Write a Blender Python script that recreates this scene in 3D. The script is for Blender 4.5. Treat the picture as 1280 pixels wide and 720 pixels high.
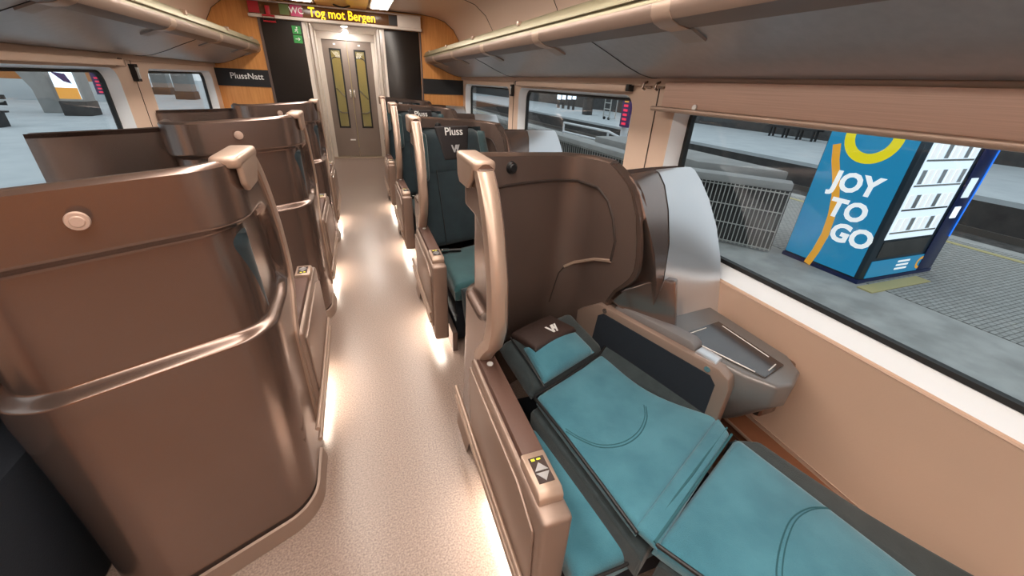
import bpy, bmesh, math, random
from mathutils import Vector, Matrix
random.seed(4)
SC = bpy.context.scene
COL = SC.collection
for o in list(bpy.data.objects): bpy.data.objects.remove(o)

# ------------------------------------------------------------------ camera
F, VPY, ROLL, H = 490.0, (438.0, 95.0), 0.052, 1.5
def cam_axes():
    y = Vector((VPY[0]-640, VPY[1]-360, F)).normalized()
    dx, dy = -ROLL, 1.0
    s = -(y.z*F)/(y.x*dx+y.y*dy)
    up = -Vector((dx*s, dy*s, F)).normalized()
    return y.cross(up).normalized(), y, up
AX, AY, AZ = cam_axes()
def ray(px, py):
    c = Vector((px-640, py-360, F))
    return Vector((AX.dot(c), AY.dot(c), AZ.dot(c)))
def at(px, py, X=None, Y=None, Z=None):
    r = ray(px, py)
    t = X/r.x if X is not None else (Y/r.y if Y is not None else (Z-H)/r.z)
    return Vector((r.x*t, r.y*t, r.z*t+H))
cd = bpy.data.cameras.new('camera'); cam = bpy.data.objects.new('camera', cd); COL.objects.link(cam)
cd.sensor_width = 36.0; cd.lens = 36.0*F/1280.0; cd.clip_start = 0.02; cd.clip_end = 300
right = Vector((AX.x, AY.x, AZ.x)); down = Vector((AX.y, AY.y, AZ.y)); fwd = Vector((AX.z, AY.z, AZ.z))
M = Matrix((( right.x, -down.x, -fwd.x, 0), (right.y, -down.y, -fwd.y, 0), (right.z, -down.z, -fwd.z, H), (0, 0, 0, 1)))
cam.matrix_world = M
SC.camera = cam

# ------------------------------------------------------------------ world, exposure
SC.view_settings.view_transform = 'Standard'; SC.view_settings.look = 'None'
SC.view_settings.exposure = 0.22; SC.view_settings.gamma = 1.0
SC.view_settings.use_curve_mapping = False
w = bpy.data.worlds.new('station_night'); SC.world = w; w.use_nodes = True
w.node_tree.nodes['Background'].inputs[0].default_value = (0.88, 0.95, 1.0, 1)
w.node_tree.nodes['Background'].inputs[1].default_value = 0.85
CEIL_POWER = 14.0; LED_POWER = 28.0

# ------------------------------------------------------------------ materials
MATS = {}
def mat(name, col, rough=0.5, metal=0.0, coat=0.0, emit=None, estr=1.0, var=None, scale=20.0, bump=0.0, bscale=None, stretch=None, sheen=0.0, spec=0.5, detail=4.0):
    m = bpy.data.materials.new(name); m.use_nodes = True; nt = m.node_tree
    b = nt.nodes['Principled BSDF']
    b.inputs['Base Color'].default_value = (*col, 1); b.inputs['Roughness'].default_value = rough
    b.inputs['Metallic'].default_value = metal; b.inputs['Coat Weight'].default_value = coat
    b.inputs['Coat Roughness'].default_value = 0.22
    b.inputs['Specular IOR Level'].default_value = spec
    b.inputs['Sheen Weight'].default_value = sheen
    if emit: b.inputs['Emission Color'].default_value = (*emit, 1); b.inputs['Emission Strength'].default_value = estr
    if var or bump:
        tc = nt.nodes.new('ShaderNodeTexCoord'); mp = nt.nodes.new('ShaderNodeMapping')
        nt.links.new(tc.outputs['Object'], mp.inputs[0])
        if stretch: mp.inputs['Scale'].default_value = stretch
        if var:
            n = nt.nodes.new('ShaderNodeTexNoise'); n.inputs['Scale'].default_value = scale; n.inputs['Detail'].default_value = detail
            nt.links.new(mp.outputs[0], n.inputs['Vector'])
            r = nt.nodes.new('ShaderNodeValToRGB')
            r.color_ramp.elements[0].position = 0.32; r.color_ramp.elements[1].position = 0.68
            r.color_ramp.elements[0].color = (*col, 1); r.color_ramp.elements[1].color = (*var, 1)
            nt.links.new(n.outputs['Fac'], r.inputs[0]); nt.links.new(r.outputs[0], b.inputs['Base Color'])
        if bump:
            n2 = nt.nodes.new('ShaderNodeTexNoise'); n2.inputs['Scale'].default_value = bscale or scale; n2.inputs['Detail'].default_value = 3
            nt.links.new(mp.outputs[0], n2.inputs['Vector'])
            bp = nt.nodes.new('ShaderNodeBump'); bp.inputs['Strength'].default_value = bump; bp.inputs['Distance'].default_value = 0.004
            nt.links.new(n2.outputs['Fac'], bp.inputs['Height']); nt.links.new(bp.outputs[0], b.inputs['Normal'])
    MATS[name] = m
    return m
mat('bronze', (0.235, 0.168, 0.140), 0.24, 0.80, 0.35, var=(0.255, 0.186, 0.160), scale=3)
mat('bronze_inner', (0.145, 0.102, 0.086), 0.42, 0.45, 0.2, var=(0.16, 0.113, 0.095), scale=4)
mat('bronze_light', (0.46, 0.335, 0.262), 0.38, 0.45, 0.2)
mat('arm_bronze', (0.31, 0.222, 0.178), 0.40, 0.45, 0.2)
mat('arm_pad', (0.115, 0.060, 0.045), 0.55, bump=0.15, bscale=220)
mat('grey_pad', (0.16, 0.15, 0.15), 0.45)
mat('console_grey', (0.19, 0.178, 0.172), 0.35, 0.35, 0.1)
mat('rack_light', (0.34, 0.31, 0.29), 0.45)
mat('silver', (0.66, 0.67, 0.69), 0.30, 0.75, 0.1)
mat('groove', (0.03, 0.018, 0.014), 0.7)
mat('teal', (0.036, 0.165, 0.225), 0.9, var=(0.062, 0.228, 0.298), scale=9, bump=0.5, bscale=380, sheen=0.35)
mat('teal_seam', (0.025, 0.11, 0.135), 0.9)
mat('dark_fabric', (0.018, 0.030, 0.034), 0.9, var=(0.028, 0.042, 0.046), scale=25, bump=0.4, bscale=300, sheen=0.2)
mat('teal_dark', (0.010, 0.062, 0.072), 0.9, var=(0.016, 0.085, 0.095), scale=12, bump=0.4, bscale=380, sheen=0.3)
mat('petrol_light', (0.022, 0.052, 0.060), 0.85, var=(0.030, 0.068, 0.076), scale=18, bump=0.4, bscale=300, sheen=0.3)
mat('petrol', (0.008, 0.021, 0.029), 0.85, var=(0.012, 0.030, 0.039), scale=18, bump=0.4, bscale=300, sheen=0.25)
mat('navy', (0.008, 0.013, 0.021), 0.8, bump=0.3, bscale=250)
mat('leather', (0.042, 0.024, 0.020), 0.55, bump=0.3, bscale=160)
mat('cover_black', (0.020, 0.016, 0.017), 0.6, bump=0.3, bscale=160)
mat('black', (0.010, 0.010, 0.011), 0.45)
mat('black_rubber', (0.008, 0.008, 0.008), 0.6)
mat('black_glass', (0.014, 0.010, 0.008), 0.28, 0.0, 0.0, spec=0.35)
mat('table_gloss', (0.020, 0.012, 0.010), 0.12, 0.0, 0.8)
mat('white_line', (0.75, 0.72, 0.68), 0.5)
mat('white_print', (0.85, 0.85, 0.83), 0.5)
mat('grey_print', (0.45, 0.45, 0.46), 0.5)
mat('wall_tan', (0.56, 0.385, 0.285), 0.5, var=(0.585, 0.40, 0.295), scale=5, bump=0.08, bscale=150)
mat('wall_pale', (0.66, 0.49, 0.38), 0.45)
mat('ceiling_peach', (0.74, 0.55, 0.43), 0.35, coat=0.2)
mat('sill_white', (0.76, 0.79, 0.82), 0.4)
mat('rack_brown', (0.16, 0.125, 0.11), 0.45)
mat('rack_grey', (0.30, 0.30, 0.315), 0.30, 0.1, var=(0.335, 0.335, 0.35), scale=30)
mat('rack_rail', (0.30, 0.27, 0.17), 0.35, 0.5)
mat('wood', (0.70, 0.315, 0.090), 0.40, var=(0.60, 0.245, 0.062), scale=6, stretch=(9, 9, 0.6), coat=0.2)
mat('blind', (0.54, 0.355, 0.275), 0.6, var=(0.64, 0.435, 0.345), scale=5, stretch=(1, 0.5, 60))
mat('frame_white', (0.70, 0.62, 0.55), 0.4)
mat('door_grey', (0.235, 0.185, 0.155), 0.38, 0.2)
mat('chrome', (0.65, 0.62, 0.58), 0.2, 1.0)
mat('vestibule', (0.62, 0.50, 0.22), 0.5)
mat('orange_leather', (0.25, 0.10, 0.05), 0.5)
mat('floor', (0.185, 0.132, 0.108), 0.30, 0.0, 0.25, var=(0.36, 0.268, 0.222), scale=150, bump=0.12, bscale=160, detail=6)
mat('threshold', (0.48, 0.38, 0.30), 0.4, 0.5)
mat('vestibule_glow', (1, 1, 1), emit=(1.0, 0.85, 0.55), estr=22)
mat('led', (1, 1, 1), emit=(1.0, 0.90, 0.76), estr=LED_POWER)
mat('lamp', (1, 1, 1), emit=(1.0, 0.905, 0.81), estr=CEIL_POWER)
mat('downlight', (1, 1, 1), emit=(1.0, 0.97, 0.92), estr=420)
mat('led_text', (0.9, 0.6, 0.0), emit=(1.0, 0.62, 0.02), estr=1.25)
mat('display_brown', (0.12, 0.05, 0.016), 0.25, coat=0.3)
mat('wc_pink', (0.50, 0.02, 0.12), 0.4)
mat('green', (0.03, 0.30, 0.06), 0.5)
mat('green_dark', (0.10, 0.14, 0.03), 0.5)
mat('red', (0.45, 0.02, 0.03), 0.4)
mat('button_pink', (0.55, 0.40, 0.33), 0.4, 0.2)
mat('yellow_led', (0.8, 0.75, 0.02), emit=(0.9, 0.85, 0.05), estr=1.0)
# outside
mat('asphalt', (0.30, 0.30, 0.285), 0.85, var=(0.46, 0.46, 0.44), scale=3, bump=0.4, bscale=30, detail=8)
mat('platform_pale', (0.50, 0.55, 0.58), 0.8, var=(0.58, 0.63, 0.65), scale=1.5)
mat('concrete_dark', (0.045, 0.045, 0.045), 0.9, var=(0.07, 0.068, 0.065), scale=3)
mat('concrete', (0.30, 0.30, 0.29), 0.85, var=(0.36, 0.36, 0.35), scale=3)
mat('ballast', (0.028, 0.026, 0.024), 0.95, var=(0.085, 0.08, 0.075), scale=6, bump=0.8, bscale=9)
mat('rail_steel', (0.22, 0.20, 0.18), 0.4, 0.8)
mat('yellow_line', (0.50, 0.43, 0.20), 0.7)
mat('steel_bar', (0.50, 0.50, 0.47), 0.4, 0.4)
mat('vend_blue', (0.008, 0.19, 0.36), 0.35, coat=0.3, emit=(0.008, 0.19, 0.36), estr=0.55)
mat('vend_navy', (0.006, 0.016, 0.09), 0.3)
mat('vend_dark', (0.015, 0.03, 0.045), 0.35)
mat('vend_yellow', (0.80, 0.66, 0.01), 0.4, emit=(0.80, 0.66, 0.01), estr=0.4)
mat('vend_orange', (0.80, 0.36, 0.03), 0.4, emit=(0.80, 0.36, 0.03), estr=0.4)
mat('vend_white', (0.9, 0.9, 0.9), 0.4, emit=(0.9, 0.9, 0.9), estr=0.5)
mat('vend_lit', (0.6, 0.65, 0.7), 0.3, emit=(0.75, 0.88, 1.0), estr=0.75)
mat('vend_stripe', (0.02, 0.15, 0.7), 0.3, emit=(0.02, 0.20, 0.9), estr=0.8)
mat('poster_white', (0.8, 0.85, 0.9), 0.4, emit=(0.8, 0.9, 1.0), estr=1.1)
mat('poster_orange', (0.7, 0.3, 0.04), 0.5, emit=(0.7, 0.3, 0.04), estr=0.5)
mat('poster_purple', (0.06, 0.02, 0.14), 0.5)
mat('station_orange', (0.55, 0.20, 0.05), 0.7)
mat('screen_red', (0.5, 0.01, 0.04), 0.4, emit=(0.8, 0.02, 0.08), estr=0.8)
def brick_mat():
    m = bpy.data.materials.new('paver'); m.use_nodes = True; nt = m.node_tree; b = nt.nodes['Principled BSDF']
    tc = nt.nodes.new('ShaderNodeTexCoord'); mp = nt.nodes.new('ShaderNodeMapping'); mp.inputs['Scale'].default_value = (5, 5, 5)
    br = nt.nodes.new('ShaderNodeTexBrick'); br.inputs['Color1'].default_value = (0.33, 0.33, 0.31, 1); br.inputs['Color2'].default_value = (0.40, 0.40, 0.38, 1)
    br.inputs['Mortar'].default_value = (0.16, 0.16, 0.15, 1); br.inputs['Mortar Size'].default_value = 0.03; br.inputs['Scale'].default_value = 1.0
    nt.links.new(tc.outputs['Object'], mp.inputs[0]); nt.links.new(mp.outputs[0], br.inputs['Vector']); nt.links.new(br.outputs[0], b.inputs['Base Color'])
    b.inputs['Roughness'].default_value = 0.85; MATS['paver'] = m
brick_mat()
def glass_mat(name='glass', tint=(0.93, 0.96, 0.97), refl=0.07):
    m = bpy.data.materials.new(name); m.use_nodes = True; nt = m.node_tree; nt.nodes.clear()
    out = nt.nodes.new('ShaderNodeOutputMaterial'); mx = nt.nodes.new('ShaderNodeMixShader')
    t = nt.nodes.new('ShaderNodeBsdfTransparent'); t.inputs[0].default_value = (*tint, 1)
    g = nt.nodes.new('ShaderNodeBsdfGlossy'); g.inputs['Roughness'].default_value = 0.02
    lw = nt.nodes.new('ShaderNodeLayerWeight'); lw.inputs['Blend'].default_value = 0.5
    pw = nt.nodes.new('ShaderNodeMath'); pw.operation = 'POWER'; pw.inputs[1].default_value = 4.5
    mu = nt.nodes.new('ShaderNodeMath'); mu.operation = 'MULTIPLY_ADD'; mu.inputs[1].default_value = 0.55; mu.inputs[2].default_value = 0.02
    nt.links.new(lw.outputs['Facing'], pw.inputs[0]); nt.links.new(pw.outputs[0], mu.inputs[0]); nt.links.new(mu.outputs[0], mx.inputs[0])
    nt.links.new(t.outputs[0], mx.inputs[1]); nt.links.new(g.outputs[0], mx.inputs[2]); nt.links.new(mx.outputs[0], out.inputs[0])
    MATS[name] = m
glass_mat()

# ------------------------------------------------------------------ mesh helpers
class MB:
    def __init__(self): self.v = []; self.f = []
    def add(self, vs, fs):
        n = len(self.v); self.v += [tuple(p) for p in vs]; self.f += [tuple(i+n for i in f) for f in fs]; return self
    def box(self, a, b, bevel=0.0, seg=2):
        bm = bmesh.new(); bmesh.ops.create_cube(bm, size=1)
        for q in bm.verts: q.co = Vector([(a[i]+b[i])/2+q.co[i]*(b[i]-a[i]) for i in range(3)])
        return self._take(bm, bevel, seg)
    def _take(self, bm, bevel=0, seg=2, angle=0.5):
        if bevel > 0:
            es = [e for e in bm.edges if len(e.link_faces) == 2 and e.calc_face_angle(0) > angle]
            bmesh.ops.bevel(bm, geom=es, offset=bevel, segments=seg, profile=0.5, affect='EDGES', clamp_overlap=True)
        bm.verts.index_update()
        self.add([q.co for q in bm.verts], [[q.index for q in f.verts] for f in bm.faces]); bm.free(); return self
    def prism(self, poly, vec, bevel=0.0, seg=2, angle=0.5):   # 3-d polygon extruded by vec
        bm = bmesh.new(); vec = Vector(vec)
        a = [bm.verts.new(p) for p in poly]; b = [bm.verts.new(Vector(p)+vec) for p in poly]; n = len(a)
        bm.faces.new(a[::-1]); bm.faces.new(b)
        for i in range(n): bm.faces.new((a[i], a[(i+1) % n], b[(i+1) % n], b[i]))
        bmesh.ops.recalc_face_normals(bm, faces=bm.faces)
        return self._take(bm, bevel, seg, angle)
    def tube(self, pts, r, n=8, closed=False):
        pts = [Vector(p) for p in pts]; N = len(pts); vs = []; fs = []
        prev = None
        for i, p in enumerate(pts):
            if closed: t = pts[(i+1) % N]-pts[i-1]
            else: t = pts[min(i+1, N-1)]-pts[max(i-1, 0)]
            t.normalize()
            u = prev if prev is not None else (Vector((0, 0, 1)) if abs(t.z) < 0.9 else Vector((1, 0, 0)))
            u = (u-t*u.dot(t)).normalized(); prev = u; v = t.cross(u)
            for k in range(n):
                a = 2*math.pi*k/n; vs.append(p+(u*math.cos(a)+v*math.sin(a))*r)
        for i in range(N if closed else N-1):
            j = (i+1) % N
            for k in range(n): fs.append((i*n+k, i*n+(k+1) % n, j*n+(k+1) % n, j*n+k))
        if not closed: fs.append(tuple(range(n))[::-1]); fs.append(tuple((N-1)*n+k for k in range(n)))
        return self.add(vs, fs)
    def cyl(self, c, axis, r, h, n=24, r2=None):
        axis = Vector(axis).normalized(); u = axis.orthogonal().normalized(); v = axis.cross(u); c = Vector(c); r2 = r if r2 is None else r2
        vs = [c+(u*math.cos(2*math.pi*k/n)+v*math.sin(2*math.pi*k/n))*r for k in range(n)]
        vs += [c+axis*h+(u*math.cos(2*math.pi*k/n)+v*math.sin(2*math.pi*k/n))*r2 for k in range(n)]
        fs = [(k, (k+1) % n, n+(k+1) % n, n+k) for k in range(n)]+[tuple(range(n))[::-1], tuple(range(n, 2*n))]
        return self.add(vs, fs)
    def grid(self, rows):
        n = len(rows[0]); vs = [p for r in rows for p in r]
        fs = [(i*n+j, i*n+j+1, (i+1)*n+j+1, (i+1)*n+j) for i in range(len(rows)-1) for j in range(n-1)]
        return self.add(vs, fs)
    def mesh(self, name, org=(0, 0, 0)):
        me = bpy.data.meshes.new(name)
        me.from_pydata([(p[0]-org[0], p[1]-org[1], p[2]-org[2]) for p in self.v], [], self.f)
        bm = bmesh.new(); bm.from_mesh(me); bmesh.ops.recalc_face_normals(bm, faces=bm.faces); bm.to_mesh(me); bm.free()
        return me
def link(name, data, m=None, parent=None, smooth=True):
    o = bpy.data.objects.new(name, data); COL.objects.link(o)
    if data is not None and m: data.materials.append(MATS[m])
    if data is not None and smooth:
        for p in data.polygons: p.use_smooth = True
        try:
            data.set_sharp_from_angle(angle=math.radians(38))
        except Exception: pass
    if parent: o.parent = parent
    return o
ORG = Vector((0, 0, 0))
def part(name, mb, m, parent, org=None):
    return link(name, mb.mesh(name, ORG if org is None else org), m, parent)
def tag(o, label, cat, group=None):
    o['label'] = label; o['category'] = cat
    if group: o['group'] = group
    return o
def thing(name, loc, label=None, cat=None, group=None):
    global ORG
    o = link(name, None); o.location = loc; ORG = Vector(loc)
    o.empty_display_size = 0.1
    if label: tag(o, label, cat, group)
    return o
def struct(name, mb, m, parent=None):
    o = link(name, mb.mesh(name), m, parent); o['kind'] = 'structure'; return o
def structe(name, loc):
    global ORG
    o = link(name, None); o.location = loc; ORG = Vector(loc); o['kind'] = 'structure'; return o
def copy_tree(o, parent=None):
    c = o.copy(); COL.objects.link(c); c.parent = parent
    for ch in list(o.children): copy_tree(ch, c)
    return c
def text_mb(body, size, ext, origin, xdir, ydir, bold=0.0, align='CENTER', shear=0.0, sx=1.0, space=1.0):
    cu = bpy.data.curves.new('t', 'FONT'); cu.body = body; cu.size = size; cu.extrude = ext; cu.offset = bold
    cu.align_x = align; cu.align_y = 'CENTER'; cu.shear = shear; cu.resolution_u = 3; cu.space_character = space
    o = bpy.data.objects.new('t', cu); COL.objects.link(o)
    dg = bpy.context.evaluated_depsgraph_get(); dg.update()
    me = bpy.data.meshes.new_from_object(o.evaluated_get(dg))
    x = Vector(xdir).normalized(); y = Vector(ydir).normalized(); z = x.cross(y)
    mb = MB(); org = Vector(origin)
    mb.add([org+x*(q.co.x*sx)+y*q.co.y+z*q.co.z for q in me.vertices], [list(p.vertices) for p in me.polygons])
    bpy.data.objects.remove(o); bpy.data.curves.remove(cu); bpy.data.meshes.remove(me)
    return mb
def lerp(a, b, t): return a+(b-a)*t
def interp(tab, x):
    if x <= tab[0][0]: return tab[0][1]
    for (x0, y0), (x1, y1) in zip(tab, tab[1:]):
        if x <= x1: return lerp(y0, y1, (x-x0)/(x1-x0))
    return tab[-1][1]
def sstep(a, b, x):
    t = max(0.0, min(1.0, (x-a)/(b-a))); return t*t*(3-2*t)
def edge_samples(L, r, n):
    s = [0, .06*r, .2*r, .42*r, .7*r, r]
    mid = [r+(L-2*r)*k/n for k in range(1, n)]
    return [q/L for q in s+mid+[L-q for q in s[::-1]]]
def pad(corners, thick, r=0.02, crown=0.01, n=(10, 10), bend=None, mb=None, warp=None):
    """cushion: corners a b c d of the top face, rounded rim, crowned top"""
    a, b, c, d = [Vector(p) for p in corners]
    nrm = ((b-a).cross(d-a)).normalized()
    if nrm.z < 0 and abs(nrm.z) > 0.05: nrm = -nrm
    Lu = ((b-a).length+(c-d).length)/2; Lv = ((d-a).length+(c-b).length)/2
    us = edge_samples(Lu, min(r, Lu*.45), n[0]); vs_ = edge_samples(Lv, min(r, Lv*.45), n[1])
    top = []; bot = []
    for v in vs_:
        rt = []; rb = []
        for u in us:
            p = a*(1-u)*(1-v)+b*u*(1-v)+c*u*v+d*(1-u)*v
            eu = min(u, 1-u)*Lu; ev = min(v, 1-v)*Lv
            du = max(0, r-eu); dv = max(0, r-ev); q = min(1.0, math.sqrt(du*du+dv*dv)/r)
            drop = r*(1-math.sqrt(max(0, 1-q*q)))
            h = crown*(1-(2*u-1)**2)*(1-(2*v-1)**4)
            if bend: h += bend(u, v)
            if warp: p = p+warp(u, v)
            rt.append(p+nrm*(h-drop)); rb.append(p-nrm*(thick-drop*0.6))
        top.append(rt); bot.append(rb)
    mb = mb or MB(); nu, nv = len(us), len(vs_)
    base = len(mb.v); mb.grid(top); b2 = len(mb.v); mb.grid([x[::-1] for x in bot])
    T = lambda i, j: i*nu+j
    B = lambda i, j: (b2-base)+i*nu+(nu-1-j)
    fs = []
    for j in range(nu-1):
        fs.append((T(0, j), B(0, j), B(0, j+1), T(0, j+1))); fs.append((T(nv-1, j+1), B(nv-1, j+1), B(nv-1, j), T(nv-1, j)))
    for i in range(nv-1):
        fs.append((T(i+1, 0), B(i+1, 0), B(i, 0), T(i, 0))); fs.append((T(i, nu-1), B(i, nu-1), B(i+1, nu-1), T(i+1, nu-1)))
    mb.f += [tuple(k+base for k in f) for f in fs]
    return mb
def rrect(y0, y1, z0, z1, r, n=6):
    pts = []
    for cy, cz, a0 in ((y1-r, z1-r, 0), (y0+r, z1-r, 90), (y0+r, z0+r, 180), (y1-r, z0+r, 270)):
        for k in range(n+1):
            a = math.radians(a0+90*k/n); pts.append((cy+r*math.cos(a), cz+r*math.sin(a)))
    return pts

# ================================================================== THE CARRIAGE SHELL
W = 1.45; YB = -3.0; YP = 5.98
WIN_R = [(-2.4, -0.75), (-0.45, 1.68), (2.02, 3.80), (4.06, 5.84)]
WIN_L = [(-2.4, -0.75), (-0.30, 1.36), (1.92, 3.68), (4.14, 5.80)]
ZH0, ZH1 = 0.772, 1.478          # wall opening
# floor
struct('floor', MB().box((-1.6, YB-0.1, -0.08), (1.6, 10.6, 0.0)), 'floor')
# side walls with rounded openings
def side_wall(name, sgn, wins):
    bm = bmesh.new(); X = sgn*W; edges = []
    def loop(pts):
        vs = [bm.verts.new((X, y, z)) for y, z in pts]
        for i in range(len(vs)): edges.append(bm.edges.new((vs[i], vs[(i+1) % len(vs)])))
    loop([(YB, 0.0), (YP+.06, 0.0), (YP+.06, 1.75), (YB, 1.75)])
    for y0, y1 in wins: loop(rrect(y0, y1, ZH0, ZH1, 0.085))
    bmesh.ops.triangle_fill(bm, edges=edges, use_beauty=True, use_dissolve=False)
    bm.verts.index_update(); mb = MB(); mb.add([v.co for v in bm.verts], [[v.index for v in f.verts] for f in bm.faces]); bm.free()
    return struct(name, mb, 'wall_pale')
side_wall('wall_right', 1, WIN_R); side_wall('wall_left', -1, WIN_L)
# lower tan panels, seams between wall panels, window units
wn = 0
for sgn, wins, side in ((1, WIN_R, 'right'), (-1, WIN_L, 'left')):
    wl = bpy.data.objects['wall_'+side]; ORG = Vector((0, 0, 0))
    part('lower_panel', MB().box((sgn*W, YB, 0.29), (sgn*(W-0.012), YP, 0.765), 0.003), 'wall_tan', wl)
    for ys in ((1.82, 3.93) if sgn > 0 else (1.64, 3.92)):
        part('panel_joint', MB().box((sgn*(W-0.001), ys-0.003, 0.80), (sgn*(W-0.003), ys+0.003, 1.53)), 'groove', wl)
    part('top_strip', MB().box((sgn*W, YB, 1.525), (sgn*(W-0.02), YP, 1.56), 0.004), 'wall_pale', wl)
    b = struct('baseboard_'+side, MB().box((sgn*W, YB, 0.0), (sgn*(W-0.10), YP, 0.26), 0.012), 'orange_leather')
    part('piping', MB().tube([(sgn*(W-0.105), YB, 0.263), (sgn*(W-0.105), YP, 0.263)], 0.006), 'bronze_light', b)
    part('stitching', MB().tube([(sgn*(W-0.101), YB, 0.22), (sgn*(W-0.101), YP, 0.22)], 0.002), 'groove', b)
    for y0, y1 in wins:
        wn += 1
        e = structe('window_%d' % wn, (sgn*W, (y0+y1)/2, ZH0))
        lo = rrect(y0, y1, ZH0, ZH1, 0.085); li = rrect(y0+.035, y1-.035, ZH0+.04, ZH1-.018, 0.075)
        lg = rrect(y0+.053, y1-.053, ZH0+.058, ZH1-.033, 0.062); Xo = sgn*(W+0.07)
        mb = MB(); mb.grid([[(sgn*W, y, z) for y, z in lo+lo[:1]], [(Xo, y, z) for y, z in li+li[:1]]]); part('reveal', mb, 'sill_white', e)
        mb = MB(); mb.grid([[(Xo, y, z) for y, z in li+li[:1]], [(Xo-sgn*.006, y, z) for y, z in li+li[:1]], [(Xo-sgn*.006, y, z) for y, z in lg+lg[:1]], [(Xo+sgn*.02, y, z) for y, z in lg+lg[:1]]]); part('gasket', mb, 'black_rubber', e)
        mb = MB().prism([(Xo+sgn*.004, y, z) for y, z in lg], (sgn*.006, 0, 0)); part('pane', mb, 'glass', e)
# outer skin so that night light only comes in by the windows is given by the walls; upper cove and ceiling
prof = [(1.45, 1.72), (1.44, 1.85), (1.40, 1.98), (1.33, 2.09), (1.22, 2.17), (1.08, 2.21), (0.90, 2.225), (0.52, 2.225)]
mb = MB()
for s in (1, -1):
    mb.grid([[(s*x, YB, z) for x, z in prof], [(s*x, YP, z) for x, z in prof]])
ceil = struct('ceiling', mb, 'ceiling_peach'); ORG = Vector((0, 0, 0))
for k, (y0, y1) in enumerate(((-3.0, -1.5), (-1.5, 0.0), (0.0, 1.5), (1.5, 3.0), (3.0, 4.5), (4.5, 5.975))):
    part('centre_panel', MB().box((-0.27, y0+.004, 2.205), (0.27, y1-.004, 2.225), 0.004), 'wood', ceil)
    for s in (1, -1):
        part('cove_joint', MB().tube([(s*(x-.002), y1, z-.002) for x, z in prof], 0.0025, 5), 'groove', ceil)
mb = MB().box((-0.53, YB, 2.226), (0.53, YP, 2.24)); part('upper_panel', mb, 'ceiling_peach', ceil)
hd = MB().tube([(-.09+.18*t, 5.72, 2.203-.02*math.sin(math.pi*t)) for t in [k/8 for k in range(9)]], 0.008); part('hatch_handle', hd, 'black', ceil)
# ceiling light strips
for s, nm in ((1, 'right'), (-1, 'left')):
    t = thing('ceiling_light', (s*.40, YB+.02, 2.18), 'long warm ceiling light strip %s of the orange centre panel' % nm, 'light', 'ceiling light strips')
    part('housing', MB().box((s*.29, YB+.03, 2.20), (s*.51, YP-.28, 2.224), 0.004), 'frame_white', t)
    part('diffuser', MB().box((s*.31, YB+.05, 2.192), (s*.49, YP-.32, 2.1995)), 'lamp', t)
# wall behind the camera
struct('wall_back', MB().box((-1.6, YB-.1, 0), (1.6, YB, 2.3)), 'wood')

# ------------------------------------------------------------------ end partition
ORG = Vector((0, 0, 0))
ep = struct('wall_end', MB().box((-1.45, YP, 0), (-.44, YP+.06, 2.24)).box((.44, YP, 0), (1.45, YP+.06, 2.24)).box((-.44, YP, 2.04), (.44, YP+.06, 2.24)), 'wood')
for s in (1, -1):
    part('trim_post', MB().box((s*.885, YP-.012, 0), (s*.905, YP, 2.04), .003), 'bronze_inner', ep)
    part('glass_panel', MB().box((s*.455, YP-.014, 0.02), (s*.878, YP, 2.03), .002), 'black_glass', ep)
    part('jamb', MB().box((s*.425, YP-.02, 0), (s*.455, YP+.07, 2.04), .006), 'frame_white', ep)
    part('lower_rail', MB().box((s*.46, YP-.02, 0.0), (s*1.44, YP-.012, 0.1)), 'bronze', ep)
part('header', MB().box((-.46, YP-.02, 2.03), (.46, YP+.07, 2.06), .006), 'frame_white', ep)
# black bands
for s in (-1, 1):
    a, b = sorted((s*.907, s*1.45))
    t = thing('sign_band', ((a+b)/2, YP-.006, 1.335), 'black band with white PlussNatt lettering on the orange wood partition' if s < 0 else 'plain black band on the orange partition above the right-hand seats', 'sign')
    part('plate', MB().box((a, YP-.01, 1.335), (b, YP, 1.515)), 'black', t)
    if s < 0: part('lettering', text_mb('PlussNatt', .088, .001, (-1.14, YP-.0115, 1.44), (1, 0, 0), (0, 0, 1), .0007), 'white_print', t)
# destination display
t = thing('destination_display', (0, YP-.03, 2.04), 'brown destination display bar with yellow LED text above the doorway', 'display')
part('bar', MB().box((-.97, YP-.06, 2.065), (.90, YP-.001, 2.185), .006), 'display_brown', t)
part('lower_rail', MB().box((-.98, YP-.075, 2.035), (.91, YP-.001, 2.066), .005), 'frame_white', t)
part('upper_rail', MB().box((-.98, YP-.07, 2.185), (.91, YP-.001, 2.20), .004), 'frame_white', t)
part('end_panel', MB().box((.62, YP-.068, 2.067), (.90, YP-.06, 2.184), .002), 'frame_white', t)
part('sensor_window', MB().box((.52, YP-.066, 2.075), (.615, YP-.058, 2.175)), 'black', t)
part('lettering', text_mb('Tog mot Bergen', .128, .001, (.0, YP-.0625, 2.125), (1, 0, 0), (0, 0, 1), .0018, sx=.86), 'led_text', t)
p = part('wc_plate', MB().box((-.55, YP-.066, 2.075), (-.43, YP-.058, 2.18)), 'wc_pink', t)
part('wc_lettering', text_mb('WC', .085, .001, (-.49, YP-.0675, 2.127), (1, 0, 0), (0, 0, 1), .001), 'white_print', p)
part('green_plate', MB().box((-.66, YP-.066, 2.08), (-.565, YP-.058, 2.18)), 'green_dark', t)
part('red_plate', MB().box((-.965, YP-.068, 2.075), (-.86, YP-.058, 2.18)), 'red', t)
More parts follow.
